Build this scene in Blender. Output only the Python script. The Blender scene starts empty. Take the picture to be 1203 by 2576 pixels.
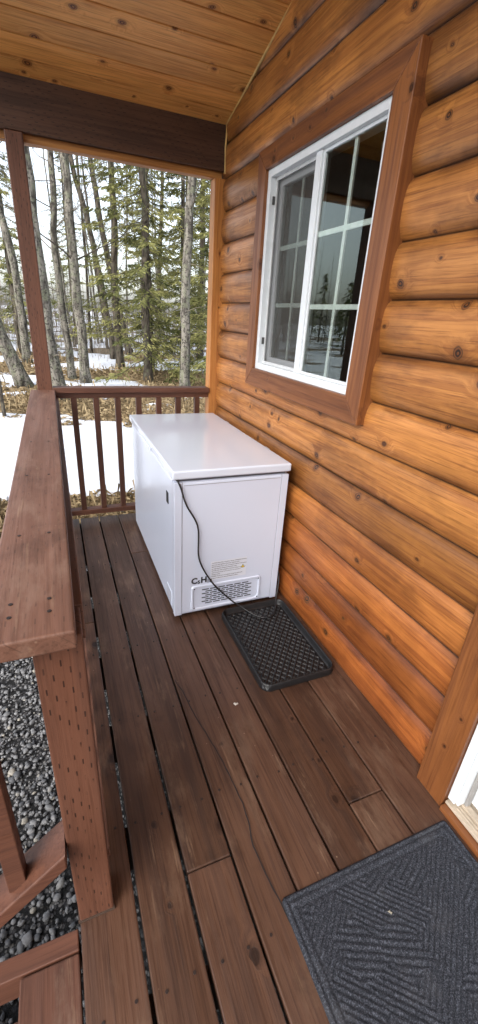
import bpy, bmesh, math, random
import numpy as np
from mathutils import Vector, Matrix, noise
R = math.radians
scene = bpy.context.scene
COL = scene.collection
random.seed(7)

# ------------------------------------------------------------ node helpers
class NT:
    def __init__(s, name):
        s.m = bpy.data.materials.new(name); s.m.use_nodes = True
        s.t = s.m.node_tree; s.n = s.t.nodes; s.n.clear()
        s.out = s.n.new('ShaderNodeOutputMaterial')
        s.tc = s.n.new('ShaderNodeTexCoord').outputs['Object']
    def lk(s, v, sock):
        if v is None: return
        if isinstance(v, bpy.types.NodeSocket): s.t.links.new(v, sock)
        else:
            if isinstance(v, (tuple, list)) and len(v) == 3 and sock.type == 'RGBA': v = (*v, 1)
            sock.default_value = v
    def math(s, op, a, b=None, c=None, clamp=False):
        n = s.n.new('ShaderNodeMath'); n.operation = op; n.use_clamp = clamp
        s.lk(a, n.inputs[0]); s.lk(b, n.inputs[1])
        if c is not None: s.lk(c, n.inputs[2])
        return n.outputs[0]
    def vm(s, op, a, b=None):
        n = s.n.new('ShaderNodeVectorMath'); n.operation = op
        s.lk(a, n.inputs[0])
        if b is not None:
            if op == 'SCALE': s.lk(b, n.inputs['Scale'])
            else: s.lk(b, n.inputs[1])
        return n.outputs[0]
    def sep(s, v):
        n = s.n.new('ShaderNodeSeparateXYZ'); s.lk(v, n.inputs[0]); return n.outputs
    def comb(s, x, y, z):
        n = s.n.new('ShaderNodeCombineXYZ'); s.lk(x, n.inputs[0]); s.lk(y, n.inputs[1]); s.lk(z, n.inputs[2]); return n.outputs[0]
    def noise(s, v, scale, detail=4, rough=.5, dist=0, col=False):
        n = s.n.new('ShaderNodeTexNoise'); s.lk(v, n.inputs['Vector'])
        n.inputs['Scale'].default_value = scale; n.inputs['Detail'].default_value = detail
        n.inputs['Roughness'].default_value = rough; n.inputs['Distortion'].default_value = dist
        return n.outputs['Color'] if col else n.outputs['Fac']
    def voro(s, v, scale, feat='F1', out='Distance', dim='3D', both=False):
        n = s.n.new('ShaderNodeTexVoronoi'); n.voronoi_dimensions = dim; n.feature = feat; s.lk(v, n.inputs['Vector'])
        n.inputs['Scale'].default_value = scale
        if both: return n.outputs['Distance'], n.outputs['Color']
        return n.outputs[out]
    def mr(s, v, a, b, c=0., d=1., smooth=True):
        n = s.n.new('ShaderNodeMapRange'); n.interpolation_type = 'SMOOTHSTEP' if smooth else 'LINEAR'
        s.lk(v, n.inputs[0])
        for i, k in enumerate((a, b, c, d)): s.lk(k, n.inputs[1+i])
        return n.outputs[0]
    def mix(s, f, a, b, mode='MIX'):
        n = s.n.new('ShaderNodeMix'); n.data_type = 'RGBA'; n.blend_type = mode
        s.lk(f, n.inputs[0]); s.lk(a, n.inputs[6]); s.lk(b, n.inputs[7]); return n.outputs[2]
    def attr(s, name):
        n = s.n.new('ShaderNodeAttribute'); n.attribute_name = name; return n.outputs['Fac']
    def bump(s, h, strength=.3, dist=.01, normal=None):
        n = s.n.new('ShaderNodeBump'); s.lk(h, n.inputs['Height'])
        n.inputs['Strength'].default_value = strength; n.inputs['Distance'].default_value = dist
        if normal is not None: s.lk(normal, n.inputs['Normal'])
        return n.outputs[0]
    def pbr(s, col, rough=.5, normal=None, metal=0., spec=.5, coat=0., trans=None):
        n = s.n.new('ShaderNodeBsdfPrincipled')
        s.lk(col, n.inputs['Base Color']); s.lk(rough, n.inputs['Roughness']); s.lk(metal, n.inputs['Metallic'])
        s.lk(spec, n.inputs['Specular IOR Level']); s.lk(coat, n.inputs['Coat Weight'])
        n.inputs['Coat Roughness'].default_value = .12
        if normal is not None: s.lk(normal, n.inputs['Normal'])
        s.t.links.new(n.outputs[0], s.out.inputs[0]); return s.m

def plain(name, col, rough=.5, metal=0., coat=0., var=.08, vscale=20, bump=.0):
    s = NT(name)
    f = s.noise(s.tc, vscale, 5, .6)
    c = s.mix(s.mr(f, .3, .7), tuple(k*(1-var) for k in col), tuple(min(1, k*(1+var)) for k in col))
    nm = s.bump(s.noise(s.tc, vscale*8, 3), bump, .002) if bump else None
    return s.pbr(c, rough, nm, metal, .5, coat)

def wood(name, light, dark, axis, nax=None, rough=.5, gs=1., kden=.3, kscale=6., krad=.085, tonevar=.35, incise=None, logs=False,
         knotcol=None, worn=None, blotch=.5, grain=.6, bumps=.25, incs=.8, fine=.5):
    """axis: grain direction 0/1/2; nax: face normal axis for knots (None = no knots)"""
    s = NT(name)
    tone = s.attr('tone')
    off = s.vm('SCALE', (13.7, 7.9, 5.3), tone)
    P = s.vm('ADD', s.tc, off)
    x, y, z = s.sep(s.tc)
    if logs:
        idx = s.math('FLOOR', s.math('DIVIDE', s.math('ADD', z, .012), .178))
        wn = s.n.new('ShaderNodeTexWhiteNoise'); wn.noise_dimensions = '1D'; s.lk(idx, wn.inputs['W'])
        tone = wn.outputs['Value']
        P = s.vm('ADD', s.tc, s.comb(0., s.math('MULTIPLY', tone, 31.), s.math('MULTIPLY', idx, 3.)))
    knots = nax is not None
    gv = [26*gs]*3; gv[axis] = 1.1*gs
    G = s.vm('MULTIPLY', P, tuple(gv))
    if knots:
        px = s.sep(P)
        ax = [i for i in range(3) if i != nax]
        wob = s.math('MULTIPLY', s.noise(P, 18., 2), .02)
        co = [s.math('MULTIPLY', s.math('ADD', px[i], wob), 1. if i != axis else .8) for i in ax]
        kd, kc_ = s.voro(s.comb(co[0], co[1], 0.), kscale, dim='2D', both=True)
        kr, kg, _ = s.sep(kc_)
        on = s.math('LESS_THAN', kr, kden)
        rad = s.mr(kg, 0., 1., krad*.35, krad*1.25, False)
        kn = s.math('DIVIDE', kd, rad)           # 1 at knot edge
        kfall = s.math('MULTIPLY', s.mr(kn, .8, 3.8, 1., 0.), on)
        add = [0., 0., 0.]
        cr = [i for i in ax if i != axis][0]
        add[cr] = s.math('MULTIPLY', kfall, 1.3); add[axis] = s.math('MULTIPLY', kfall, .5)
        G = s.vm('ADD', G, s.comb(*add))
    g1 = s.noise(G, 1., 8, .66, .6)
    gv2 = [150*gs]*3; gv2[axis] = 4*gs
    g2 = s.noise(s.vm('MULTIPLY', P, tuple(gv2)), 1., 4, .6)
    bv = [5.]*3; bv[axis] = 1.6
    bl = s.noise(s.vm('MULTIPLY', P, tuple(bv)), 1., 4, .6)
    c = s.mix(s.math('MULTIPLY', s.mr(g1, .41, .62), grain), light, dark)
    c = s.mix(s.math('MULTIPLY', s.mr(bl, .42, .68), blotch), c, s.mix(1., c, (.50, .43, .38), 'MULTIPLY'))
    c = s.mix(s.math('MULTIPLY', s.mr(g2, .48, .66), fine), c, s.mix(1., c, (.52, .45, .40), 'MULTIPLY'))
    lum = s.mr(tone, 0., 1., 1.-tonevar, 1.+tonevar*.5, False)
    c = s.mix(1., c, s.comb(lum, lum, lum), 'MULTIPLY')
    if logs:
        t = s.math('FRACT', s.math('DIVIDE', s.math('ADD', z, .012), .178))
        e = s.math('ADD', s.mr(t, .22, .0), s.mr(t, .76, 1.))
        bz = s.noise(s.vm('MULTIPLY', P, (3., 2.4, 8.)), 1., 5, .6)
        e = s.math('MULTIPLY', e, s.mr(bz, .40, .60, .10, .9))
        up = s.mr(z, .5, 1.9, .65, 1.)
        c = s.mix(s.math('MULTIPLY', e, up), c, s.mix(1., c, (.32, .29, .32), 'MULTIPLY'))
        st = s.noise(s.vm('MULTIPLY', P, (1., 2.2, 6.)), 1., 6, .62)
        c = s.mix(s.math('MULTIPLY', s.mr(st, .48, .64), s.math('MULTIPLY', up, .62)), c, s.mix(1., c, (.40, .38, .42), 'MULTIPLY'))
        wb = s.noise(s.vm('MULTIPLY', s.tc, (1., 2.6, 1.1)), 1., 4, .6)
        c = s.mix(s.math('MULTIPLY', s.mr(wb, .48, .64), .45), c, s.mix(1., c, (.52, .49, .50), 'MULTIPLY'))
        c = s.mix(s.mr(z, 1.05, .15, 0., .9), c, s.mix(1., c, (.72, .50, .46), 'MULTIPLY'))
        ed = s.math('ADD', s.mr(t, .040, .0), s.mr(t, .968, 1.))  # narrow seam band: crevice shade painted into the log colour, along with dirt
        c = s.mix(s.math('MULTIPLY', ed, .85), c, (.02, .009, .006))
    hb = g1
    if knots:
        kc = knotcol or tuple(k*.2 for k in dark)
        ring = s.math('SINE', s.math('MULTIPLY', kn, 11.))
        km = s.math('MULTIPLY', s.mr(kn, .8, 1.1, 1., 0.), on)
        kk = s.mix(s.mr(ring, -.6, .9), kc, tuple(k*.55 for k in dark))
        c = s.mix(s.math('MULTIPLY', s.math('MULTIPLY', s.mr(kn, 1., 2.0, 1., 0.), on), .4), c, tuple(k*.55 for k in dark))
        c = s.mix(km, c, kk)
        hb = s.math('SUBTRACT', g1, s.math('MULTIPLY', km, .25))
    if incise is not None:
        a = (x, y, z)[incise]
        o = [k for i, k in enumerate((x, y, z)) if i != incise]
        b = s.math('ADD', o[0], o[1])
        bb = s.math('DIVIDE', b, .0155)
        row = s.math('FLOOR', bb)
        aa = s.math('ADD', s.math('DIVIDE', a, .052), s.math('MULTIPLY', row, .381))
        m1 = s.math('LESS_THAN', s.math('ABSOLUTE', s.math('SUBTRACT', s.math('FRACT', aa), .5)), .15)
        m2 = s.math('LESS_THAN', s.math('ABSOLUTE', s.math('SUBTRACT', s.math('FRACT', bb), .5)), .10)
        m3 = s.mr(s.noise(s.tc, 14., 2), .42, .54)
        inc = s.math('MULTIPLY', s.math('MULTIPLY', m1, m2), m3)
        c = s.mix(s.math('MULTIPLY', inc, incs), c, tuple(k*.15 for k in dark))
        hb = s.math('SUBTRACT', hb, s.math('MULTIPLY', inc, .6*incs))
    if worn is not None:
        w = s.noise(s.vm('MULTIPLY', P, (9., 3., 9.)), 1., 8, .72)
        c = s.mix(s.math('MULTIPLY', s.mr(w, .52, .68), .6), c, worn)
        w2 = s.noise(s.tc, 4.5, 7, .72)
        c = s.mix(s.math('MULTIPLY', s.mr(w2, .54, .68), .45), c, s.mix(1., c, (.5, .48, .46), 'MULTIPLY'))
        gsx = [60.]*3; gsx[axis] = 3.
        w3 = s.noise(s.vm('MULTIPLY', P, tuple(gsx)), 1., 3, .6)
        wm = s.math('MULTIPLY', s.mr(w3, .60, .70), s.mr(w, .46, .60))
        c = s.mix(s.math('MULTIPLY', wm, .45), c, (.24, .15, .095))
        sp = s.voro(s.tc, 34.)
        spn = s.mr(s.noise(s.tc, 3.), .55, .61)
        c = s.mix(s.math('MULTIPLY', s.math('MULTIPLY', s.mr(sp, .05, .10, 1., 0.), spn), .6), c, (.30, .21, .15))
    rr = s.mr(g1, .3, .7, rough-.08, rough+.12)
    nm = s.bump(s.math('ADD', hb, s.math('MULTIPLY', g2, .35)), bumps, .006)
    return s.pbr(c, rr, nm, 0., .4)

# ------------------------------------------------------------ mesh helpers
class MB:
    def __init__(s): s.v = []; s.f = []; s.t = []; s.mi = []
    def add(s, vs, fs, tone=None, mi=0):
        o = len(s.v); tone = random.random() if tone is None else tone
        s.v += [tuple(v) for v in vs]; s.t += [tone]*len(vs)
        for f in fs: s.f.append(tuple(i+o for i in f)); s.mi.append(mi)
    def prism(s, p, tone=None, mi=0):
        s.add(p, [(0, 3, 2, 1), (4, 5, 6, 7), (0, 1, 5, 4), (1, 2, 6, 5), (2, 3, 7, 6), (3, 0, 4, 7)], tone, mi)
    def box(s, x0, x1, y0, y1, z0, z1, tone=None, mi=0):
        s.prism([(x0, y0, z0), (x1, y0, z0), (x1, y1, z0), (x0, y1, z0), (x0, y0, z1), (x1, y0, z1), (x1, y1, z1), (x0, y1, z1)], tone, mi)
        return s
    def tube(s, pts, rads, n=8, tone=None, mi=0, jit=0., cap=True):
        pts = [Vector(p) for p in pts]; vs = []; fs = []
        a = None
        for i, p in enumerate(pts):
            d = (pts[min(i+1, len(pts)-1)]-pts[max(i-1, 0)]).normalized()
            if a is None: a = d.orthogonal().normalized()
            else:
                a = (a-d*a.dot(d))
                a = a.normalized() if a.length > 1e-6 else d.orthogonal().normalized()
            b = d.cross(a)
            for k in range(n):
                th = 2*math.pi*k/n
                r = rads[i]
                if jit: r *= 1+jit*noise.noise(Vector((math.cos(th)*1.3+i*.31, math.sin(th)*1.3, p.z*2.1+p.x)))
                vs.append(p+a*math.cos(th)*r+b*math.sin(th)*r)
        for i in range(len(pts)-1):
            for k in range(n):
                k2 = (k+1) % n
                fs.append((i*n+k, i*n+k2, (i+1)*n+k2, (i+1)*n+k))
        if cap and n > 3:
            fs.append(tuple(range(n-1, -1, -1))); fs.append(tuple((len(pts)-1)*n+k for k in range(n)))
        s.add(vs, fs, tone, mi)
    def mesh(s, name, mats, smooth=False):
        me = bpy.data.meshes.new(name); me.from_pydata(s.v, [], s.f)
        for m in (mats if isinstance(mats, (list, tuple)) else [mats]): me.materials.append(m)
        if any(s.mi): me.polygons.foreach_set('material_index', s.mi)
        at = me.attributes.new('tone', 'FLOAT', 'POINT'); at.data.foreach_set('value', s.t)
        if smooth: me.polygons.foreach_set('use_smooth', [True]*len(me.polygons))
        me.update(); return me
    def obj(s, name, mats, parent=None, bevel=0, seg=2, smooth=False, **kw):
        o = bpy.data.objects.new(name, s.mesh(name, mats, smooth)); COL.objects.link(o)
        if bevel:
            b = o.modifiers.new('bevel', 'BEVEL'); b.width = bevel; b.segments = seg; b.limit_method = 'ANGLE'; b.angle_limit = R(35)
        if parent: par(o, parent)
        for k, v in kw.items(): o[k] = v
        return o

def par(o, p):
    o.parent = p
    o.matrix_parent_inverse = Matrix.Translation(p.location).inverted() if p.type == 'EMPTY' else p.matrix_basis.inverted()
def thing(name, label, cat, loc=(0, 0, 0), **kw):
    e = bpy.data.objects.new(name, None); e.empty_display_size = .1; e.location = loc; COL.objects.link(e)
    e['label'] = label; e['category'] = cat
    for k, v in kw.items(): e[k] = v
    return e
def text_into(mb, body, size, origin, tone=.5, mi=0, bold=0.):
    cu = bpy.data.curves.new('t', 'FONT'); cu.body = body; cu.size = size; cu.offset = bold; cu.resolution_u = 3
    o = bpy.data.objects.new('t', cu); COL.objects.link(o)
    bpy.context.view_layer.update()
    me = bpy.data.meshes.new_from_object(o.evaluated_get(bpy.context.evaluated_depsgraph_get()))
    vs = [(origin[0]+v.co.x, origin[1], origin[2]+v.co.y) for v in me.vertices]
    mb.add(vs, [tuple(p.vertices) for p in me.polygons], tone, mi)
    bpy.data.objects.remove(o); bpy.data.meshes.remove(me); bpy.data.curves.remove(cu)

# ------------------------------------------------------------ materials
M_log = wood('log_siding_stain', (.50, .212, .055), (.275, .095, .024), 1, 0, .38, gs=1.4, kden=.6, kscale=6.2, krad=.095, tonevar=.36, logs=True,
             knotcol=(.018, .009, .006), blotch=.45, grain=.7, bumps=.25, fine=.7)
M_ceil = wood('ceiling_board_stain', (.95, .50, .15), (.68, .28, .070), 0, 2, .45, gs=1.2, kden=.6, kscale=6., krad=.09, tonevar=.20,
              knotcol=(.09, .026, .008), blotch=.28, grain=.7)
M_post_light = wood('light_post_stain', (.52, .225, .06), (.30, .10, .025), 2, 1, .5, kden=.4, kscale=9, krad=.1, blotch=.3)
M_lightx = wood('light_board_stain', (.52, .24, .07), (.30, .11, .028), 0, 1, .5, kden=.3, blotch=.3)
M_trimY = wood('red_trim_stain_y', (.235, .086, .027), (.130, .043, .015), 1, 0, .42, kden=.45, kscale=8, krad=.09, tonevar=.15, blotch=.45, grain=.8)
M_trimZ = wood('red_trim_stain_z', (.235, .086, .027), (.130, .043, .015), 2, 0, .42, kden=.45, kscale=8, krad=.09, tonevar=.15, blotch=.45, grain=.8)
M_postZ = wood('brown_post_stain', (.135, .056, .033), (.075, .030, .018), 2, None, .5, tonevar=.1, incise=2, blotch=.4)
M_beam = wood('dark_beam_stain', (.088, .042, .025), (.046, .021, .013), 0, None, .5, tonevar=.1, incise=0, blotch=.5, grain=.8)
M_capY = wood('brown_rail_stain_y', (.175, .085, .056), (.120, .055, .035), 1, None, .5, tonevar=.1, incise=1, blotch=.25, worn=(.205, .122, .088), incs=.35)
M_railX = wood('brown_rail_stain_x', (.138, .057, .034), (.080, .031, .019), 0, None, .5, tonevar=.15, blotch=.4)
M_balZ = wood('brown_baluster_stain', (.100, .040, .022), (.058, .021, .013), 2, None, .5, tonevar=.2)
M_deck = wood('deck_stain', (.096, .049, .031), (.045, .022, .0145), 1, 2, .40, gs=1.0, kden=.16, kscale=6, krad=.09, tonevar=.3, worn=(.132, .080, .053),
              knotcol=(.02, .010, .007), blotch=.5, bumps=.4, fine=.65)
M_under = plain('under_deck_lumber', (.05, .028, .018), .8)
M_white = plain('white_enamel', (.58, .63, .755), .22, coat=.3, var=.01, vscale=2)
M_lid = plain('white_lid_enamel', (.61, .66, .765), .16, coat=.5, var=.01, vscale=2)
M_vinyl = plain('white_vinyl', (.66, .70, .73), .35, var=.03)
M_gask = plain('grey_gasket', (.10, .10, .11), .6)
M_seam = plain('grey_seam', (.27, .28, .33), .5)
M_black = plain('black_rubber', (.011, .011, .012), .38, var=.25, vscale=40)
M_slot = plain('slot_black', (.01, .01, .011), .8)
M_sticker = plain('sticker_paper', (.62, .65, .73), .5, var=.02)
M_ink = plain('printed_ink', (.02, .02, .025), .6)
M_yellow = plain('warning_yellow', (.75, .55, .03), .5)
M_sill = plain('door_sill', (.42, .35, .27), .5, var=.15)
M_caulk = plain('caulk', (.62, .42, .16), .6, var=.2)
M_int = plain('interior_wall', (.28, .23, .17), .8)
M_curt = plain('curtain_cloth', (.42, .31, .22), .9)
M_screen = plain('dark_hardware', (.06, .06, .06), .5)
M_nail = plain('nail_head', (.02, .012, .01), .5)
M_munt = plain('muntin_vinyl', (.90, .94, .91), .4)
M_seal = plain('door_weatherstrip', (.25, .24, .23), .7)

s = NT('window_glass')
fr = s.n.new('ShaderNodeFresnel'); fr.inputs['IOR'].default_value = 2.0
tr = s.n.new('ShaderNodeBsdfTransparent'); tr.inputs[0].default_value = (.94, .96, .94, 1)
gl = s.n.new('ShaderNodeBsdfGlossy'); gl.inputs['Roughness'].default_value = .015; gl.inputs[0].default_value = (.85, .95, .88, 1)
mx = s.n.new('ShaderNodeMixShader'); s.t.links.new(fr.outputs[0], mx.inputs[0]); s.t.links.new(tr.outputs[0], mx.inputs[1]); s.t.links.new(gl.outputs[0], mx.inputs[2])
s.t.links.new(mx.outputs[0], s.out.inputs[0]); M_glass = s.m
s = NT('insect_screen')
tr = s.n.new('ShaderNodeBsdfTransparent'); df = s.n.new('ShaderNodeBsdfDiffuse'); df.inputs[0].default_value = (.09, .085, .08, 1)
mx = s.n.new('ShaderNodeMixShader'); mx.inputs[0].default_value = .45
s.t.links.new(tr.outputs[0], mx.inputs[1]); s.t.links.new(df.outputs[0], mx.inputs[2]); s.t.links.new(mx.outputs[0], s.out.inputs[0]); M_mesh = s.m

s = NT('doormat_carpet')
x, y, z = s.sep(s.tc)
f = s.noise(s.tc, 260., 3, .8); f2 = s.noise(s.tc, 90., 2, .7)
c = s.mix(s.mr(f, .45, .68), (.022, .024, .030), (.115, .124, .152))
c = s.mix(s.mr(f2, .45, .7, 0., .5), c, (.042, .046, .056))
c = s.mix(s.mr(s.noise(s.tc, 5., 5, .7), .5, .7, 0., .35), c, (.10, .10, .108))
c = s.mix(s.mr(z, .0088, .0055, 0., .35), c, (.014, .015, .018))
M_mat = s.pbr(c, .95, s.bump(f, .8, .004), 0., .1)

s = NT('tree_bark_grey')
P = s.tc
a = s.noise(s.vm('MULTIPLY', P, (9., 9., 2.2)), 1., 6, .65)
b = s.noise(P, 7., 5, .6)
c = s.mix(s.mr(a, .36, .62), (.042, .036, .030), (.24, .22, .185))
c = s.mix(s.mr(b, .48, .62, 0., .65), c, (.18, .19, .125))
c = s.mix(s.mr(s.noise(P, 22., 3), .52, .62, 0., .8), c, (.03, .026, .021))
M_bark = s.pbr(c, .9, s.bump(a, .9, .04), 0., .2)
s = NT('tree_bark_dark')
a = s.noise(s.vm('MULTIPLY', s.tc, (11., 11., 4.)), 1., 6, .65)
c = s.mix(s.mr(a, .36, .62), (.026, .021, .016), (.115, .097, .075))
c = s.mix(s.mr(s.noise(s.tc, 5.), .52, .66, 0., .5), c, (.13, .14, .085))
M_barkd = s.pbr(c, .9, s.bump(a, .9, .04), 0., .2)
s = NT('twig'); c = s.mix(s.attr('tone'), (.065, .053, .040), (.20, .175, .14)); M_twig = s.pbr(c, .9, None, 0., .2)
s = NT('spruce_needles')
c = s.mix(s.attr('tone'), (.040, .056, .017), (.30, .29, .105))
M_needle = s.pbr(c, .8, None, 0., .2)
s = NT('dry_grass'); c = s.mix(s.attr('tone'), (.12, .080, .04), (.40, .31, .18)); M_grass = s.pbr(c, .85, None, 0., .2)
s = NT('pebble'); t = s.attr('tone')
c = s.mix(s.mr(t, 0., .85), (.055, .058, .064), (.20, .20, .202)); c = s.mix(s.mr(t, .93, .96), c, (.27, .25, .21))
c = s.mix(s.mr(s.noise(s.tc, 120.), .4, .7, 0., .4), c, (.1, .1, .1))
M_peb = s.pbr(c, .65)

# ground
s = NT('ground_cover')
sn = s.attr('snow'); gr = s.attr('gravel')
n1 = s.noise(s.tc, 2.2, 7, .7); n2 = s.noise(s.tc, 45., 6, .7); n3 = s.noise(s.tc, 120., 3, .7); n4 = s.noise(s.tc, 5., 9, .78)
ns = s.noise(s.vm('MULTIPLY', s.tc, (14., 50., 1.)), 1., 5, .7, 1.5)
grass = s.mix(s.mr(ns, .38, .66), (.085, .058, .034), (.22, .16, .09))
grass = s.mix(s.mr(n2, .5, .7, 0., .5), grass, (.28, .22, .14))
grass = s.mix(s.mr(n1, .48, .68, 0., .6), grass, (.07, .055, .035))
vd = s.voro(s.tc, 70.); vc = s.voro(s.tc, 70., 'F1', 'Color')
vg = s.sep(vc)[0]
grav = s.mix(s.mr(vg, .1, .95), (.03, .03, .033), (.19, .185, .18))
grav = s.mix(s.mr(vd, .35, .6), grav, (.012, .012, .012))
base = s.mix(gr, grass, grav)
snowc = s.mix(s.mr(n4, .46, .68, 0., .5), (.66, .69, .74), (.42, .41, .40))
sv = s.math('ADD', sn, s.math('MULTIPLY', s.math('SUBTRACT', n4, .5), 1.0))
c = s.mix(s.mr(sv, -.03, .05), base, snowc)
h = s.math('ADD', s.math('MULTIPLY', n2, .5), s.math('ADD', s.math('MULTIPLY', n3, .3), n4))
M_ground = s.pbr(c, .8, s.bump(h, .6, .04), 0., .25)

# ------------------------------------------------------------ dims
H = 1.5; WX = 1.125; GZ = -.5
YEND = 3.25
def ceil_z(y): return 2.56+.25*(3.15-y) if y > -.9 else 2.56+.25*4.05-.25*(-.9-y)

# ------------------------------------------------------------ cabin
cabin = thing('log_cabin', 'Cabin with orange-stained rounded log siding and covered porch', 'cabin', (WX, 1.0, 0))
ys = sorted(set([-4.0+.25*i for i in range(30)]+[-.33, .55, 1.47, 2.42, YEND+.02]))
ys = [y for y in ys if y <= YEND+.021]
mb = MB(); k = 0
z0 = -.012-.178*3
NP = 16
while z0+.178*k < 3.9:
    zb = z0+.178*k
    zs = [zb+.178*j/NP for j in range(NP+1)]
    vs = []; fs = []
    for j, z in enumerate(zs):
        t = j/NP
        u = 2*t-1
        xb = WX+.014-.027*(max(0, 1-abs(u)**2.5))**.58
        for y in ys:
            zz = min(z, ceil_z(y)+.03)
            xx = xb+.003*noise.noise(Vector((y*1.2, k*5.1, t)))
            vs.append((xx, y, zz))
    ny = len(ys)
    for j in range(NP):
        zm = (zs[j]+zs[j+1])/2
        for i in range(ny-1):
            ym = (ys[i]+ys[i+1])/2
            if 1.47 < ym < 2.42 and 1.215 < zm < 2.195: continue
            if -.33 < ym < .55 and zm < 2.08: continue
            if zs[j] > ceil_z(ym)+.05: continue
            fs.append((j*ny+i, (j+1)*ny+i, (j+1)*ny+i+1, j*ny+i+1))
    mb.add(vs, fs); k += 1
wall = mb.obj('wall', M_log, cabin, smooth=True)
mb = MB(); mb.box(WX+.03, WX+3.5, YEND-.0, YEND+.02, -.5, 2.55); mb.obj('end_wall', M_lightx, cabin)

mb = MB()
y = 3.16; bw = .132
while y > -4.2:
    y1 = y-bw
    if y > -.9 and y1 < -.9: y1 = -.9
    za, zb = ceil_z(y), ceil_z(y1)
    g = .003
    mb.prism([(-.75, y1+g, zb), (WX+.03, y1+g, zb), (WX+.03, y-g, za), (-.75, y-g, za),
              (-.75, y1+g, zb+.02), (WX+.03, y1+g, zb+.02), (WX+.03, y-g, za+.02), (-.75, y-g, za+.02)])
    y = y1
ceil = mb.obj('porch_ceiling', M_ceil, cabin, bevel=.0045)
mb = MB()
for (ya, yb) in ((3.65, -.9), (-.9, -4.4)):
    za = ceil_z(ya) if ya <= 3.15 else 2.56-.25*(ya-3.15); zb = ceil_z(yb)
    ya, yb, za, zb = yb, ya, zb, za
    mb.prism([(-.8, ya, za+.03), (WX+3.5, ya, za+.03), (WX+3.5, yb, zb+.03), (-.8, yb, zb+.03),
              (-.8, ya, za+.12), (WX+3.5, ya, za+.12), (WX+3.5, yb, zb+.12), (-.8, yb, zb+.12)])
mb.obj('roof', plain('roof_metal', (.10, .07, .05), .5), cabin)
mb = MB(); pts = []
for i in range(60):
    yy = 3.13-.1*i*.75
    pts.append((WX-.008+.004*noise.noise(Vector((yy*5, 0, 0))), yy, ceil_z(yy)-.006+.003*noise.noise(Vector((yy*7, 3, 0)))))
mb.tube(pts, [.007]*len(pts), 6)
mb.obj('caulk_bead', M_caulk, cabin, smooth=True)
mb = MB(); mb.tube([(WX-.006, 3.125, 2.56), (WX-.012, 3.128, 2.45), (WX-.008, 3.128, 2.32)], [.006]*3, 6)
mb.obj('caulk_bead', M_caulk, cabin, smooth=True)
mb = MB(); mb.box(-.62, WX+.0, 3.14, 3.18, 2.335, 2.575, .3)
mb.obj('header_beam', M_beam, cabin, bevel=.003)
mb = MB(); mb.box(-.62, WX-.01, 3.182, 3.24, 2.300, 2.56, .5)
mb.obj('header_trim', M_lightx, cabin, bevel=.003)
mb = MB(); mb.box(1.060, 1.152, 3.15, 3.245, -.04, 2.298, .6)
mb.obj('corner_post', M_post_light, cabin, bevel=.004)

# window
win = bpy.data.objects.new('window', None); COL.objects.link(win); win.location = (WX, 1.95, 1.2)
win.parent = cabin; win.matrix_parent_inverse = Matrix.Translation(cabin.location).inverted()
def parw(o):
    o.parent = win; o.matrix_parent_inverse = Matrix.Translation(win.location).inverted()
Y0, Y1, Z0, Z1 = 1.475, 2.415, 1.24, 2.180
OY0, OY1, OZ0, OZ1 = 1.375, 2.508, 1.142, 2.272
XT = 1.074; XB = 1.16
def mitre(a, b, c, d, tone, mat):
    mb = MB()
    mb.prism([(XT, *a), (XT, *b), (XT, *c), (XT, *d), (XB, *a), (XB, *b), (XB, *c), (XB, *d)], tone)
    o = mb.obj('trim_board', mat, None, bevel=.003); parw(o)
e_ = .0006
mitre((OY0, OZ0), (OY1, OZ0), (Y1-e_, Z0), (Y0+e_, Z0), .2, M_trimY)
mitre((OY1, OZ1), (OY0, OZ1), (Y0+e_, Z1), (Y1-e_, Z1), .5, M_trimY)
mitre((OY0, OZ1), (OY0, OZ0), (Y0, Z0+e_), (Y0, Z1-e_), .7, M_trimZ)
mitre((OY1, OZ0), (OY1, OZ1), (Y1, Z1-e_), (Y1, Z0+e_), .9, M_trimZ)
mb = MB(); fw = .032
for (a, b, c, d) in ((Y0, Y0+fw, Z0, Z1), (Y1-fw, Y1, Z0, Z1), (Y0+fw, Y1-fw, Z0, Z0+fw), (Y0+fw, Y1-fw, Z1-fw, Z1)):
    mb.box(1.092, 1.19, a, b, c, d)
mb.box(1.104, 1.15, 1.925, 1.972, Z0+fw, Z1-fw)
for (a, b, c, d) in ((Y0+fw, Y0+fw+.012, Z0+fw, Z1-fw), (1.913, 1.925, Z0+fw, Z1-fw), (Y0+fw+.012, 1.913, Z0+fw, Z0+fw+.012), (Y0+fw+.012, 1.913, Z1-fw-.012, Z1-fw)):
    mb.box(1.112, 1.13, a, b, c, d)
o = mb.obj('frame', M_vinyl, None, bevel=.002); parw(o)
mb = MB(); sy0, sy1 = 1.972, Y1-fw; sz0, sz1 = Z0+fw, Z1-fw; sw = .038
for (a, b, c, d) in ((sy0, sy0+.012, sz0, sz1), (sy1-sw, sy1, sz0, sz1), (sy0+.012, sy1-sw, sz0, sz0+sw), (sy0+.012, sy1-sw, sz1-sw, sz1)):
    mb.box(1.142, 1.172, a, b, c, d)
o = mb.obj('sliding_sash', M_vinyl, None, bevel=.002); parw(o)
def muntins(ya, yb, za, zb, x):
    mb = MB(); w = .010
    ym = (ya+yb)/2
    mb.box(x, x+.008, ym-w, ym+w, za, zb)
    for i in (1, 2):
        zz = za+(zb-za)*i/3
        mb.box(x-.001, x+.007, ya, ym-w, zz-w, zz+w); mb.box(x-.001, x+.007, ym+w, yb, zz-w, zz+w)
    o = mb.obj('muntin_grid', M_munt, None); parw(o)
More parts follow.
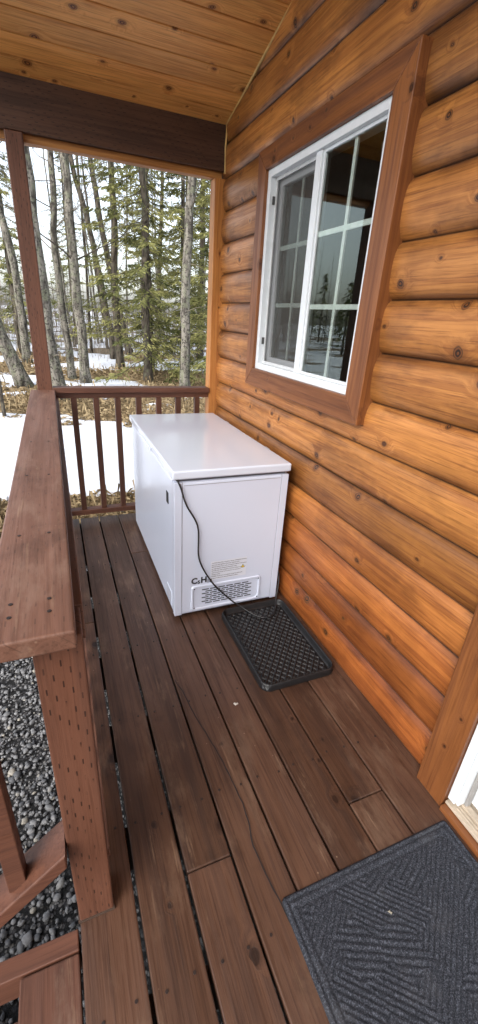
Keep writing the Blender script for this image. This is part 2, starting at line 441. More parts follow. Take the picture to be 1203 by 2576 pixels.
def pane(ya, yb, za, zb, x, mat, name):
    mb = MB(); mb.add([(x, ya, za), (x, yb, za), (x, yb, zb), (x, ya, zb)], [(0, 3, 2, 1)]); o = mb.obj(name, mat, None); parw(o)
muntins(Y0+fw+.012, 1.913, Z0+fw+.012, Z1-fw-.012, 1.124)
pane(Y0+fw+.012, 1.913, Z0+fw+.012, Z1-fw-.012, 1.120, M_glass, 'pane')
muntins(sy0+.012, sy1-sw, sz0+sw, sz1-sw, 1.158)
pane(sy0+.012, sy1-sw, sz0+sw, sz1-sw, 1.155, M_glass, 'pane')
pane(sy0, sy1, sz0, sz1, 1.126, M_mesh, 'insect_screen')
mb = MB()
for (a, b, c, d) in ((sy1-.016, sy1-.001, sz0, sz1), (sy0+.001, sy0+.012, sz0, sz1), (sy0+.012, sy1-.016, sz0, sz0+.014), (sy0+.012, sy1-.016, sz1-.014, sz1)):
    mb.box(1.122, 1.130, a, b, c, d)
o = mb.obj('screen_frame', plain('screen_frame_grey', (.55, .57, .58), .4), None); parw(o)
for (a, b) in ((2.035, 2.07), (1.375, 1.41)):
    o = MB().box(1.108, 1.121, Y1-fw-.006, Y1-fw+.002, a, b).obj('latch', M_screen, None); parw(o)
mb = MB()
xa, xb, ya, yb, za, zb = 1.2, 3.4, .9, 3.1, .55, 2.55
mb.add([(xa, ya, za), (xb, ya, za), (xb, yb, za), (xa, yb, za), (xa, ya, zb), (xb, ya, zb), (xb, yb, zb), (xa, yb, zb)],
       [(0, 1, 2, 3), (4, 7, 6, 5), (0, 4, 5, 1), (1, 5, 6, 2), (2, 6, 7, 3)])
for (a, b, c, d) in ((ya, Y0, za, zb), (Y1, yb, za, zb), (Y0, Y1, za, Z0), (Y0, Y1, Z1, zb)):
    mb.add([(xa, a, c), (xa, b, c), (xa, b, d), (xa, a, d)], [(0, 1, 2, 3)])
mb.obj('interior', M_int, cabin)
mb = MB(); vs = []; fs = []; n = 40
for i in range(n+1):
    yy = 1.40+.42*i/n
    for j in range(9):
        zz = 1.22+.93*j/8
        y2 = 1.40+(yy-1.40)*(.45+.55*abs(j/8-.25))
        vs.append((1.27+.018*math.sin(i*1.3), y2, zz))
for i in range(n):
    for j in range(8): fs.append((i*9+j, (i+1)*9+j, (i+1)*9+j+1, i*9+j+1))
mb.add(vs, fs); mb.obj('curtain', M_curt, cabin, smooth=True)

# door
door = bpy.data.objects.new('door', None); COL.objects.link(door); door.location = (WX, .1, 0)
door.parent = cabin; door.matrix_parent_inverse = Matrix.Translation(cabin.location).inverted()
def pard(o): o.parent = door; o.matrix_parent_inverse = Matrix.Translation(door.location).inverted()
for (a, b, t_) in ((.567, .680, .4), (-.46, -.35, .8)):
    o = MB().box(1.075, 1.165, a, b, .002, 2.2, t_).obj('casing', M_trimZ, None, bevel=.003); pard(o)
o = MB().box(1.075, 1.165, -.348, .565, 2.09, 2.2, .4).obj('casing', M_trimY, None, bevel=.003); pard(o)
mb = MB()
mb.box(1.092, 1.112, .538, .565, .05, 2.085); mb.box(1.100, 1.20, .528, .5375, .05, 2.085); mb.box(1.114, 1.20, .540, .565, .05, 2.085)
mb.box(1.100, 1.20, -.345, -.31, .05, 2.085); mb.box(1.10, 1.2, -.31, .528, 2.05, 2.085)
o = mb.obj('frame', M_vinyl, None, bevel=.0025); pard(o)
o = MB().box(1.126, 1.146, .5165, .5275, .05, 2.05).obj('weatherstrip', M_seal, None, bevel=.002); pard(o)
mb = MB(); mb.box(1.150, 1.19, -.305, .522, .055, 2.045)
for (a, b) in ((-.22, .07), (.13, .42)):
    for (c, d) in ((.25, .85), (1.0, 1.85)):
        mb.box(1.144, 1.152, a, b, c, d)
o = mb.obj('door_leaf', M_vinyl, None, bevel=.004); pard(o)
mb = MB(); mb.tube([(1.15, -.24, 1.0), (1.10, -.24, 1.0)], [.012, .012], 10); mb.tube([(1.10, -.24, 1.0), (1.085, -.24, 1.0), (1.07, -.24, 1.0)], [.02, .032, .02], 14)
o = mb.obj('handle', plain('nickel', (.5, .48, .44), .3, 1.), None, smooth=True); pard(o)
mb = MB(); mb.box(1.086, 1.2, -.345, .563, .028, .040); mb.box(1.120, 1.145, -.345, .53, .0402, .049); mb.box(1.098, 1.104, -.345, .53, .0402, .043); mb.box(1.109, 1.115, -.345, .53, .0402, .043)
o = mb.obj('sill', M_sill, None, bevel=.0015); pard(o)
o = MB().box(1.066, 1.2, -.345, .563, .002, .026, .4).obj('sill_board', M_trimY, None, bevel=.003); pard(o)

# ------------------------------------------------------------ deck
deck = thing('porch_deck', 'Worn dark brown stained plank porch deck', 'deck', (.5, 1.0, 0))
mb = MB()
xg = [-.085+.145*i for i in range(9)]
joints = {0: [1.936], 1: [-1.0], 2: [.684], 3: [2.6], 4: [-.9], 5: [2.2], 6: [.687], 7: [1.6]}
gapw = [.010, .0105, .008, .007, .0075, .006, .006, .006]
for i in range(8):
    a = xg[i]+gapw[i]*.2; b = xg[i+1]-gapw[i]*.8
    if i == 0: a = -.092
    if i == 7: b = WX+.03
    cuts = [-3.0]+sorted(joints[i])+[YEND]
    for c0, c1 in zip(cuts[:-1], cuts[1:]):
        n = max(2, int((c1-c0)/.15)); vs = []; fs = []; sd = random.random()*50
        for q in range(n+1):
            yy = c0+.0012+(c1-c0-.0024)*q/n
            wa = .0012*noise.noise(Vector((yy*2.1, sd, 0))); wb = .0012*noise.noise(Vector((yy*2.1, sd, 9))); wz = .0012*noise.noise(Vector((yy*.9, sd, 5)))-.0008
            vs += [(a+wa, yy, -.038), (b+wb, yy, -.038), (b+wb, yy, wz), (a+wa, yy, wz)]
        for q in range(n):
            for e in range(4):
                e2 = (e+1) % 4; fs.append((q*4+e, q*4+e2, (q+1)*4+e2, (q+1)*4+e))
        fs.append((3, 2, 1, 0)); fs.append((n*4, n*4+1, n*4+2, n*4+3))
        fs = [tuple(reversed(f)) for f in fs]
        mb.add(vs, fs)
deckb = mb.obj('deck_board', M_deck, deck, bevel=.004, seg=2)
mb = MB()
for yy in [-2.8+.4064*i for i in range(15)]:
    mb.box(-.05, WX, yy, yy+.038, -.22, -.042)
mb.box(-.092, -.052, -3, YEND-.04, -.22, -.042); mb.box(-.092, WX+.1, YEND-.04, YEND-.002, -.22, -.042)
mb.obj('joist', M_under, deck, kind='stuff')
cp = [(.352, 1.42), (.370, 1.34), (.385, 1.20), (.415, 1.04), (.428, .93), (.437, .814), (.430, .74), (.418, .68), (.424, .60), (.432, .535), (.446, .42)]
mb = MB(); vs = []; fs = []; fine = []
for i in range(len(cp)-1):
    for j in range(8):
        t = j/8; x = cp[i][0]*(1-t)+cp[i+1][0]*t; y = cp[i][1]*(1-t)+cp[i+1][1]*t
        fine.append((x+.003*noise.noise(Vector((y*22, 0, 0))), y))
for i, (x, y) in enumerate(fine):
    w = .0017+.0009*noise.noise(Vector((y*40, 3, 0)))
    if i in (0, len(fine)-1): w = .0002
    vs += [(x-w, y, .0014), (x+w, y, .0014)]
for i in range(len(fine)-1): fs.append((2*i, 2*i+2, 2*i+3, 2*i+1))
mb.add(vs, fs); mb.obj('crack', M_slot, deck)
mb = MB()
for i in range(8):
    for jy in [-2.8+.4064*k+.019 for k in range(15)]:
        for dx in (.03, .11):
            x = xg[i]+dx+random.uniform(-.004, .004); y = jy+random.uniform(-.006, .006)
            mb.tube([(x, y, -.003), (x, y, .0012)], [.0042, .0042], 8)
mb.obj('screw', M_nail, deck, kind='stuff')

# ------------------------------------------------------------ posts
def post(x0, x1, y0, y1, z0, z1, label):
    e = thing('porch_post', label, 'post', ((x0+x1)/2, (y0+y1)/2, z0))
    mb = MB(); mb.box(x0, x1, y0, y1, z0, z1, .4); mb.obj('post_shaft', M_postZ, e, bevel=.005, seg=3)
    mb = MB(); mb.box(x0-.004, x1+.002, y0-.003, y0+.03, z0+.001, z0+.008); mb.obj('base_shim', M_under, e)
    return e
post(-.118, -.028, 3.139, 3.228, .0, 2.333, 'Tall brown pressure-treated corner post carrying the porch beam')
post(-.092, -.004, .675, .765, .0, .955, 'Short brown incised post under the end of the railing cap')

# ------------------------------------------------------------ railings
r1 = thing('porch_railing', 'Brown wooden side railing with a wide flat weathered cap', 'railing', (-.05, 1.9, 0))
MB().box(-.160, -.014, .632, 3.138, .960, 1.0, .35).obj('rail_cap', M_capY, r1, bevel=.005, seg=3)
MB().box(-.042, .002, .766, 3.138, .868, .957, .5).obj('top_rail', M_capY, r1, bevel=.003)
MB().box(-.042, .002, .766, 3.138, .075, .113, .5).obj('bottom_rail', M_capY, r1, bevel=.003)
y = .88
while y < 3.08:
    MB().box(-.085, -.045, y, y+.038, .05, .957).obj('baluster', M_balZ, r1, bevel=.002); y += .146
mb = MB()
for y in (.70, .74, 1.02, 1.45, 1.86, 2.27, 2.68, 3.08):
    for x in (-.12, -.055):
        mb.tube([(x, y, .999), (x, y, 1.0012)], [.0040, .0040], 8)
mb.obj('screw', M_nail, r1, kind='stuff')
r2 = thing('porch_railing', 'Brown wooden end railing with square balusters facing the snowy woods', 'railing', (.5, 3.2, 0))
MB().box(-.026, 1.058, 3.135, 3.225, .978, 1.012, .6).obj('rail_cap', M_railX, r2, bevel=.003)
MB().box(-.026, 1.058, 3.162, 3.20, .940, .976, .6).obj('top_rail', M_railX, r2, bevel=.003)
MB().box(-.026, 1.058, 3.145, 3.215, .072, .110, .6).obj('bottom_rail', M_railX, r2, bevel=.003)
for i in range(7):
    x = .078+.146*i
    MB().box(x, x+.038, 3.163, 3.199, .1105, .9395).obj('baluster', M_balZ, r2, bevel=.002)
r3 = thing('stair_railing', 'Brown sloping stair handrail with square balusters above gravel', 'railing', (-.5, .68, GZ))
sl = .85
def slope_rail(name, z_at, y0, y1, x0, x1, th):
    mb = MB(); za = z_at+(x0+.1)*sl; zb = z_at+(x1+.1)*sl
    mb.prism([(x1, y0, zb-th), (x0, y0, za-th), (x0, y1, za-th), (x1, y1, zb-th), (x1, y0, zb), (x0, y0, za), (x0, y1, za), (x1, y1, zb)], .5)
    mb.obj(name, M_railX, r3, bevel=.004)
slope_rail('bottom_rail', .36, .645, .735, -.094, -.86, .05)
slope_rail('handrail', 1.0, .645, .735, -.185, -.86, .05)
for i in range(5):
    x = -.205-.13*i
    zb = .36+(x+.1)*sl-.01; zt = 1.0+(x+.1)*sl-.05
    MB().box(x-.019, x+.019, .668, .706, zb, zt).obj('baluster', M_railX, r3, bevel=.002)
MB().box(-.95, -.861, .65, .74, GZ, .42).obj('newel_post', M_postZ, r3, bevel=.004)
st = thing('porch_steps', 'Brown wooden steps leading down from the deck to gravel', 'steps', (-.4, 0, GZ))
M_step = wood('step_stain', (.138, .061, .039), (.080, .033, .021), 1, None, .5, worn=(.165, .105, .075))
MB().box(-.236, -.0985, -.9, .615, -.038, -.002, .3).obj('tread', M_step, st, bevel=.004)
MB().box(-.42, -.245, -.9, .600, -.20, -.162, .6).obj('tread', M_step, st, bevel=.004)
MB().box(-.62, -.43, -.9, .600, -.36, -.322, .8).obj('tread', M_step, st, bevel=.004)
mb = MB(); mb.box(-.40, -.0985, .619, .665, -.10, .0, .3)
mb.prism([(-.66, .62, GZ), (-.36, .62, GZ+.1), (-.36, .66, GZ+.1), (-.66, .66, GZ), (-.66, .62, -.32), (-.36, .62, -.098), (-.36, .66, -.098), (-.66, .66, -.32)], .3)
mb.obj('stringer', M_railX, st, bevel=.003)

# ------------------------------------------------------------ freezer
FX0, FX1, FY0, FY1 = .458, 1.058, 1.825, 3.045
fz = thing('chest_freezer', 'White chest freezer with closed lid standing on the porch deck', 'freezer', ((FX0+FX1)/2, (FY0+FY1)/2, 0))
MB().box(FX0, FX1, FY0, FY1, .022, .788).obj('body', M_white, fz, bevel=.014, seg=4)
MB().box(FX0-.0015, FX0+.036, FY0-.0018, FY0+.03, .024, .786).obj('corner_trim', M_white, fz, bevel=.0015, seg=3)
MB().box(FX1-.036, FX1+.0015, FY0-.0018, FY0+.03, .024, .786).obj('corner_trim', M_white, fz, bevel=.0015, seg=3)
for b in ((FX0+.0368, FX0+.0390, FY0-.0008, FY0+.01, .03, .786), (FX1-.0390, FX1-.0368, FY0-.0008, FY0+.01, .03, .786),
          (FX0-.0006, FX0+.01, FY0+.040, FY0+.0415, .03, .786), (FX0+.045, FX1-.045, FY0-.0008, FY0+.01, .768, .771)):
    MB().box(*b).obj('panel_seam', M_seam, fz)
MB().box(FX0+.012, FX1-.012, FY0+.012, FY1-.012, .788, .803).obj('gasket', M_gask, fz, bevel=.003)
MB().box(FX0-.012, FX1+.008, FY0-.012, FY1+.006, .803, .846).obj('lid', M_lid, fz, bevel=.009, seg=5)
MB().box(FX0-.019, FX0-.011, 2.30, 2.58, .806, .824).obj('handle', M_lid, fz, bevel=.003, seg=3)
for x in (FX0+.06, FX1-.06):
    for y in (FY0+.07, FY1-.07):
        mb = MB(); mb.tube([(x, y, 0), (x, y, .024)], [.018, .022], 12); mb.obj('foot', M_black, fz)
for y in (2.1, 2.75): MB().box(FX1+.001, FX1+.02, y, y+.05, .70, .84).obj('hinge', M_seam, fz, bevel=.002)
mb = MB()
vx0, vx1, vz0, vz1 = .545, .952, .038, .196
yf = FY0-.0005
def rrect(x0, x1, z0, z1, r, n=6):
    pts = []
    for (cx, cz, a0) in ((x1-r, z1-r, 0), (x0+r, z1-r, 90), (x0+r, z0+r, 180), (x1-r, z0+r, 270)):
        for i in range(n+1):
            a = R(a0+90*i/n); pts.append((cx+r*math.cos(a), cz+r*math.sin(a)))
    return pts
rings = [(0, .0), (.004, -.007), (.012, -.007), (.017, -.001)]
vs = []; fs = []
for ins, dy in rings:
    vs += [(p[0], yf+dy, p[1]) for p in rrect(vx0+ins, vx1-ins, vz0+ins, vz1-ins, .018)]
nn = len(rrect(0, 1, 0, 1, .1))
for i in range(len(rings)-1):
    for k in range(nn): fs.append((i*nn+k, (i+1)*nn+k, (i+1)*nn+(k+1) % nn, i*nn+(k+1) % nn))
fs.append(tuple(range((len(rings)-1)*nn, len(rings)*nn)))
mb.add(vs, fs)
mb.obj('vent_grille', M_white, fz)
mb = MB()
for i in range(8):
    z = vz0+.034+i*.0128
    x = .605+(.0 if i % 2 else .020)
    while x < .870:
        pts = rrect(x, x+.040, z, z+.0064, .0031, 3)
        mb.add([(p[0], yf-.0022, p[1]) for p in pts], [tuple(range(len(pts)))], .5)
        x += .0465
for (x, z) in ((.562, .180), (.935, .180), (.562, .055), (.935, .055)):
    mb.tube([(x, yf-.008, z), (x, yf, z)], [.0035, .0045], 10)
mb.obj('vent_slot', M_slot, fz, kind='stuff')
mb = MB(); lx, lz = .652, .215
mb.add([(lx, FY0-.001, lz), (lx+.205, FY0-.001, lz), (lx+.205, FY0-.001, lz+.115), (lx, FY0-.001, lz+.115)], [(0, 1, 2, 3)], .5, 0)
lines = ["CAUTION: Risk of fire or explosion. Dispose of refrigerator properly in",
         "accordance with regulations. Flammable refrigerant used.",
         "MISE EN GARDE: Risque de feu ou d'explosion. Eliminer conformement",
         "aux reglementations. Refrigerant inflammable utilise.",
         "DANGER: Risk of fire or explosion. Flammable refrigerant used. To be",
         "repaired only by trained service personnel. Do not puncture",
         "refrigerant tubing.",
         "DANGER: Risque de feu ou d'explosion. Refrigerant inflammable.",
         "A reparer seulement par personnel d'entretien qualifie."]
for i, l in enumerate(lines):
    text_into(mb, l, .0068, (lx+.005, FY0-.0016, lz+.102-i*.0117), .5, 1, bold=.00016)
tx, tz = lx+.184, lz+.050
mb.add([(tx-.012, FY0-.0018, tz), (tx+.012, FY0-.0018, tz), (tx, FY0-.0018, tz+.022)], [(0, 1, 2)], .5, 1)
mb.add([(tx-.0085, FY0-.0021, tz+.002), (tx+.0085, FY0-.0021, tz+.002), (tx, FY0-.0021, tz+.018)], [(0, 1, 2)], .5, 2)
text_into(mb, "!", .011, (tx-.0016, FY0-.0024, tz+.004), .5, 1, bold=.0004)
mb.obj('caution_label', [M_sticker, M_ink, M_yellow], fz, label='pale caution sticker with small print and warning triangle')
mb = MB(); yb_ = FY0-.0012
text_into(mb, "C", .048, (.546, yb_, .211), .5, 0, bold=.0022)
text_into(mb, "5", .028, (.581, yb_, .207), .5, 0, bold=.0013)
text_into(mb, "H", .048, (.598, yb_, .211), .5, 0, bold=.0022)
text_into(mb, "10", .028, (.632, yb_, .205), .5, 0, bold=.0010)
mb.obj('formula_marking', M_ink, fz, label='printed C5H10 marking')
MB().box(FX0-.003, FX0+.002, 1.945, 1.985, .63, .69).obj('badge', M_slot, fz, bevel=.001)
MB().box(FX0-.004, FX0+.002, 1.885, 1.99, .05, .14).obj('drain_cover', M_lid, fz, bevel=.003)
mb = MB()
for i in range(4): mb.box(FX0-.0048, FX0-.003, 1.90, 1.975, .066+i*.016, .071+i*.016)
mb.obj('drain_slot', M_seam, fz, kind='stuff')
cord = [(.470, 1.83, .800), (.482, 1.808, .780), (.500, 1.812, .71), (.5175, 1.813, .661), (.555, 1.813, .60), (.576, 1.813, .545), (.578, 1.813, .47),
        (.576, 1.813, .388), (.598, 1.813, .315), (.642, 1.813, .233), (.680, 1.812, .175), (.725, 1.810, .125), (.775, 1.80, .07), (.825, 1.780, .036),
        (.865, 1.72, .022), (.905, 1.672, .020), (.955, 1.665, .020), (1.0, 1.70, .022), (1.03, 1.76, .036), (1.055, 1.80, .07), (1.068, 1.815, .12), (1.078, 1.84, .17), (1.082, 1.9, .20), (1.082, 2.0, .2)]
cu = bpy.data.curves.new('power_cord', 'CURVE'); cu.dimensions = '3D'; cu.bevel_depth = .0042; cu.bevel_resolution = 3
sp = cu.splines.new('NURBS'); sp.points.add(len(cord)-1)
for i, p in enumerate(cord): sp.points[i].co = (*p, 1)
sp.order_u = 3; sp.use_endpoint_u = True; sp.resolution_u = 6
cu.materials.append(M_black)
tmp = bpy.data.objects.new('tmp', cu); COL.objects.link(tmp); bpy.context.view_layer.update()
me = bpy.data.meshes.new_from_object(tmp.evaluated_get(bpy.context.evaluated_depsgraph_get())); bpy.data.objects.remove(tmp)
me.polygons.foreach_set('use_smooth', [True]*len(me.polygons))
o = bpy.data.objects.new('power_cord', me); COL.objects.link(o); par(o, fz)

# ------------------------------------------------------------ height-field mats
def field(name, x0, x1, y0, y1, step, rad, hf, mat):
    nx = int((x1-x0)/step)+1; ny = int((y1-y0)/step)+1
    cx, cy, hx, hy = (x0+x1)/2, (y0+y1)/2, (x1-x0)/2, (y1-y0)/2
    vs = []; fs = []
    for j in range(ny):
        for i in range(nx):
            x = x0+(x1-x0)*i/(nx-1); y = y0+(y1-y0)*j/(ny-1)
            qx, qy = abs(x-cx)-(hx-rad), abs(y-cy)-(hy-rad)
            if qx > 0 and qy > 0:
                L = math.hypot(qx, qy)
                if L > rad:
                    x = cx+math.copysign(hx-rad+qx*rad/L, x-cx); y = cy+math.copysign(hy-rad+qy*rad/L, y-cy); L = rad
                d = rad-L
            else: d = -max(qx, qy)+rad
            vs.append((x, y, hf(x, y, d)))
    for j in range(ny-1):
        for i in range(nx-1): fs.append((j*nx+i, j*nx+i+1, (j+1)*nx+i+1, (j+1)*nx+i))
    per = [i for i in range(nx)]+[j*nx+nx-1 for j in range(1, ny)]+[(ny-1)*nx+i for i in range(nx-2, -1, -1)]+[j*nx for j in range(ny-2, 0, -1)]
    b = len(vs)
    for p in per: vs.append((vs[p][0], vs[p][1], .002))
    m = len(per)
    for k in range(m): fs.append((per[k], b+k, b+(k+1) % m, per[(k+1) % m]))
    mb = MB(); mb.add(vs, fs, .5)
    return mb.obj(name, mat, smooth=True)
def ss(a, b, x):
    t = max(0, min(1, (x-a)/(b-a))); return t*t*(3-2*t)
def tray_h(x, y, d):
    rim = .030*(1-ss(.006, .020, d))*ss(-.001, .004, d)+.004
    if d < .004: rim = .030*ss(-.004, .003, d)
    z = .007+rim*(1-ss(.018, .022, d)) if d > .006 else max(.004, rim)
    if d > .030:
        u = (x+y*.8)/.034; v = (x-y*.8)/.034
        a = min(abs(u-round(u)), abs(v-round(v)))
        z = .007+.008*(1-ss(.06, .18, a))+.003*ss(.30, .40, a)
    return z
o = field('boot_tray', .700, 1.082, 1.212, 1.792, .0035, .045, tray_h, M_black)
o['label'] = 'Black rubber boot tray with raised rim and diamond pattern beside freezer'; o['category'] = 'boot tray'
def mat_h(x, y, d):
    z = .010+.0008*noise.noise(Vector((x*60, y*60, 0)))
    if d < .012: return .003+.007*ss(0, .006, d)
    if d < .020: return .0065
    if d < .034: return z
    if d < .040: return .0065
    # parquet of ribbed parallelograms with mixed diagonal directions
    wx = .095
    p = x+.35*y; q = y-.2*x
    ci = math.floor(p/wx); cj = math.floor(q/.12+.5*(ci % 2))
    s_ = 1 if (ci*3+cj*5+(ci*cj) % 3) % 2 else -1
    u = (y+s_*(.9 if (ci+cj) % 3 else .45)*x+.3*ci)/.0185
    return z-.0042*(1-ss(.12, .30, abs(u-round(u))))
o = field('doormat', .438, 1.058, -.38, .530, .0035, .012, mat_h, M_mat)
o['label'] = 'Charcoal grey ribbed carpet doormat in front of the door'; o['category'] = 'doormat'
def scrap(name, x, y, z, r, mat, label):
    mb = MB(); vs = [(x, y, z+.003)]; n = 12
    for i in range(n):
        a = 2*math.pi*i/n; rr = r*random.uniform(.4, 1.2); vs.append((x+rr*math.cos(a), y+rr*math.sin(a), z+random.uniform(.0005, .003)))
    mb.add(vs, [(0, i+1, (i+1) % n+1) for i in range(n)]); o = mb.obj(name, mat); o['label'] = label; o['category'] = 'litter'
M_scrap = plain('pale_scrap', (.32, .29, .23), .8)
scrap('leaf_scrap', .709, .393, .0115, .006, M_scrap, 'Tiny pale dried leaf scrap lying on the doormat')
scrap('leaf_scrap', .565, 1.20, .001, .010, plain('chalky_fleck', (.5, .48, .44), .8), 'Small pale whitish fleck on the deck boards')

# ------------------------------------------------------------ ground
def snowv(x, y):
    n = noise.fractal(Vector((x*.30, y*.36, 3.3)), 1., 2., 4)*1.0+.45*noise.noise(Vector((x*.9, y*2.2, 8.)))
    if y < 4.3: b = -1.2
    elif y < 5.1: b = -1.2+(y-4.3)/.8*1.50
    elif y < 8.5: b = .30
    elif y < 10.5: b = .30-(y-8.5)/2*.26
    elif y < 19: b = .04
    elif y < 30: b = .04+(y-19)/11*.14
    else: b = .18
    if x < -.2 and y < 9 and y > 4.9: b += min(.3, (-.2-x)*.8)
    return n+b
def gz(x, y):
    base = GZ+.05*noise.noise(Vector((x*.25, y*.25, 1.)))*min(1, max(0, (y-3)/4)) if y > 3 else GZ
    s_ = snowv(x, y)
    return base+max(0, min(.06, s_*.2))
def axis(lo, hi, dlo, dhi, st, grow):
    a = []; v = dlo
    while v < dhi: a.append(v); v += st
    d = st; v = a[-1]
    while v < hi: d *= grow; v += d; a.append(v)
    d = st; v = a[0]; pre = []
    while v > lo: d *= grow; v -= d; pre.append(v)
    return pre[::-1]+a
gx = axis(-400, 400, -3, 6.5, .11, 1.12); gy = axis(-200, 500, 3, 20, .11, 1.07)
vs = []; sn = []; gv = []
for y in gy:
    for x in gx:
        vs.append((x, y, gz(x, y))); sn.append(snowv(x, y))
        q = 1-ss(3.7, 4.6, y+.5*noise.noise(Vector((x*1.3, y*1.3, 0)))) if x < 1.5 else 0
        gv.append(q)
nx = len(gx); fs = [(j*nx+i, j*nx+i+1, (j+1)*nx+i+1, (j+1)*nx+i) for j in range(len(gy)-1) for i in range(nx-1)]
me = bpy.data.meshes.new('ground'); me.from_pydata(vs, [], fs); me.materials.append(M_ground)
me.attributes.new('snow', 'FLOAT', 'POINT').data.foreach_set('value', sn)
me.attributes.new('gravel', 'FLOAT', 'POINT').data.foreach_set('value', gv)
me.polygons.foreach_set('use_smooth', [True]*len(me.polygons))
o = bpy.data.objects.new('ground', me); COL.objects.link(o); o['kind'] = 'structure'

bm = bmesh.new(); bmesh.ops.create_icosphere(bm, subdivisions=2, radius=1)
bv = np.array([v.co[:] for v in bm.verts]); bf = np.array([[v.index for v in f.verts] for f in bm.faces]); bm.free()
rng = np.random.default_rng(3)
NA, NB_ = 13000, 4500
NPb = NA+NB_
px = np.concatenate([rng.uniform(-1.4, -.1, NA), rng.uniform(-1.6, 1.3, NB_)])
py = np.concatenate([rng.uniform(.35, 3.6, NA), rng.uniform(3.3, 4.4, NB_)])
sz = np.clip(rng.lognormal(math.log(.0074), .38, NPb), .004, .022)
V = np.zeros((NPb, len(bv), 3))
for i in range(NPb):
    sc = np.array([1, rng.uniform(.6, 1), rng.uniform(.4, .7)])*sz[i]
    q = rng.uniform(0, 6.28); c_, s_ = math.cos(q), math.sin(q)
    p = bv*(1+rng.uniform(-.15, .15, (len(bv), 1)))*(1+.14*np.sin(bv[:, [1, 2, 0]]*3+rng.uniform(0, 6, 3)))*sc
    V[i, :, 0] = p[:, 0]*c_-p[:, 1]*s_+px[i]; V[i, :, 1] = p[:, 0]*s_+p[:, 1]*c_+py[i]; V[i, :, 2] = p[:, 2]+GZ+sz[i]*.25+rng.uniform(0, .010)
F = (bf[None]+(np.arange(NPb)*len(bv))[:, None, None]).reshape(-1, 3)
me = bpy.data.meshes.new('gravel'); me.vertices.add(NPb*len(bv)); me.vertices.foreach_set('co', V.reshape(-1).astype('f'))
me.loops.add(F.size); me.loops.foreach_set('vertex_index', F.reshape(-1).astype('i'))
me.polygons.add(len(F)); me.polygons.foreach_set('loop_start', (np.arange(len(F))*3).astype('i')); me.polygons.foreach_set('loop_total', np.full(len(F), 3, 'i'))
me.attributes.new('tone', 'FLOAT', 'POINT').data.foreach_set('value', np.repeat(rng.uniform(0, 1, NPb), len(bv)).astype('f'))
me.materials.append(M_peb); me.update(calc_edges=True); me.validate()
o = bpy.data.objects.new('gravel', me); COL.objects.link(o); o['kind'] = 'stuff'

mb = MB(); cnt = 0
rnd = random.Random(5)
while cnt < 55000:
    y = 3.9+rnd.random()**1.5*19
    x = rnd.uniform(-.20*y-.8, .40*y+.8)
    if snowv(x, y) > .08 or (y < 4.8 and rnd.random() > (y-3.8)):
        cnt += .3; continue
    L = rnd.uniform(.05, .17)*(1+.04*y); a = rnd.uniform(0, 6.28); el = rnd.uniform(.02, .5)
    if rnd.random() < .05: el = 1.3; L *= 1.5
    w = .0006+.00028*y
    z = gz(x, y)
    dx, dy, dz = math.cos(a)*math.cos(el)*L, math.sin(a)*math.cos(el)*L, math.sin(el)*L
    pxx, pyy = -math.sin(a)*w, math.cos(a)*w
    mb.add([(x-pxx, y-pyy, z), (x+pxx, y+pyy, z), (x+dx*.6, y+dy*.6, z+dz*.8+.01), (x+dx, y+dy, z+dz*.75)], [(0, 1, 2), (1, 3, 2)], rnd.random()); cnt += 1
o = mb.obj('dry_grass', M_grass); o['kind'] = 'stuff'

# ------------------------------------------------------------ trees
def branch(mb, p, d, L, r, rnd, lvl, n=5):
    pts = [p]; k = 5; cur = p.copy(); dd = d.copy()
    for i in range(k):
        dd = (dd+Vector((rnd.uniform(-.25, .25), rnd.uniform(-.25, .25), rnd.uniform(-.12, .25)))).normalized()
        cur = cur+dd*L/k; pts.append(cur.copy())
    mb.tube(pts, [r*(1-.8*i/k) for i in range(k+1)], n if lvl < 2 else 3, rnd.random(), cap=False)
    if lvl < 3:
        for i in range(rnd.randint(3, 5) if lvl else 5):
            t = rnd.uniform(.25, 1); j = min(k-1, int(t*k)); q = pts[j].lerp(pts[j+1], t*k-j)
            nd = (dd+Vector((rnd.uniform(-1, 1), rnd.uniform(-1, 1), rnd.uniform(-.3, .7)))).normalized()
            branch(mb, q, nd, L*rnd.uniform(.35, .6), max(.0025, r*.40), rnd, lvl+1, 4)
def trunk_path(h, r, lean, bend, rnd):
    pts = []; rads = []; n = 26
    for i in range(n+1):
        t = i/n
        x = lean[0]*t+bend[0]*math.sin(math.pi*t)+.22*noise.noise(Vector((t*5, r*50, 0)))+.06*noise.noise(Vector((t*15, r*50, 7)))
        y = lean[1]*t+bend[1]*math.sin(math.pi*t)
        pts.append(Vector((x, y, h*t-.15))); rads.append(r*(1-.75*t)*(1+.45*math.exp(-t*h*3.5)))
    return pts, rads
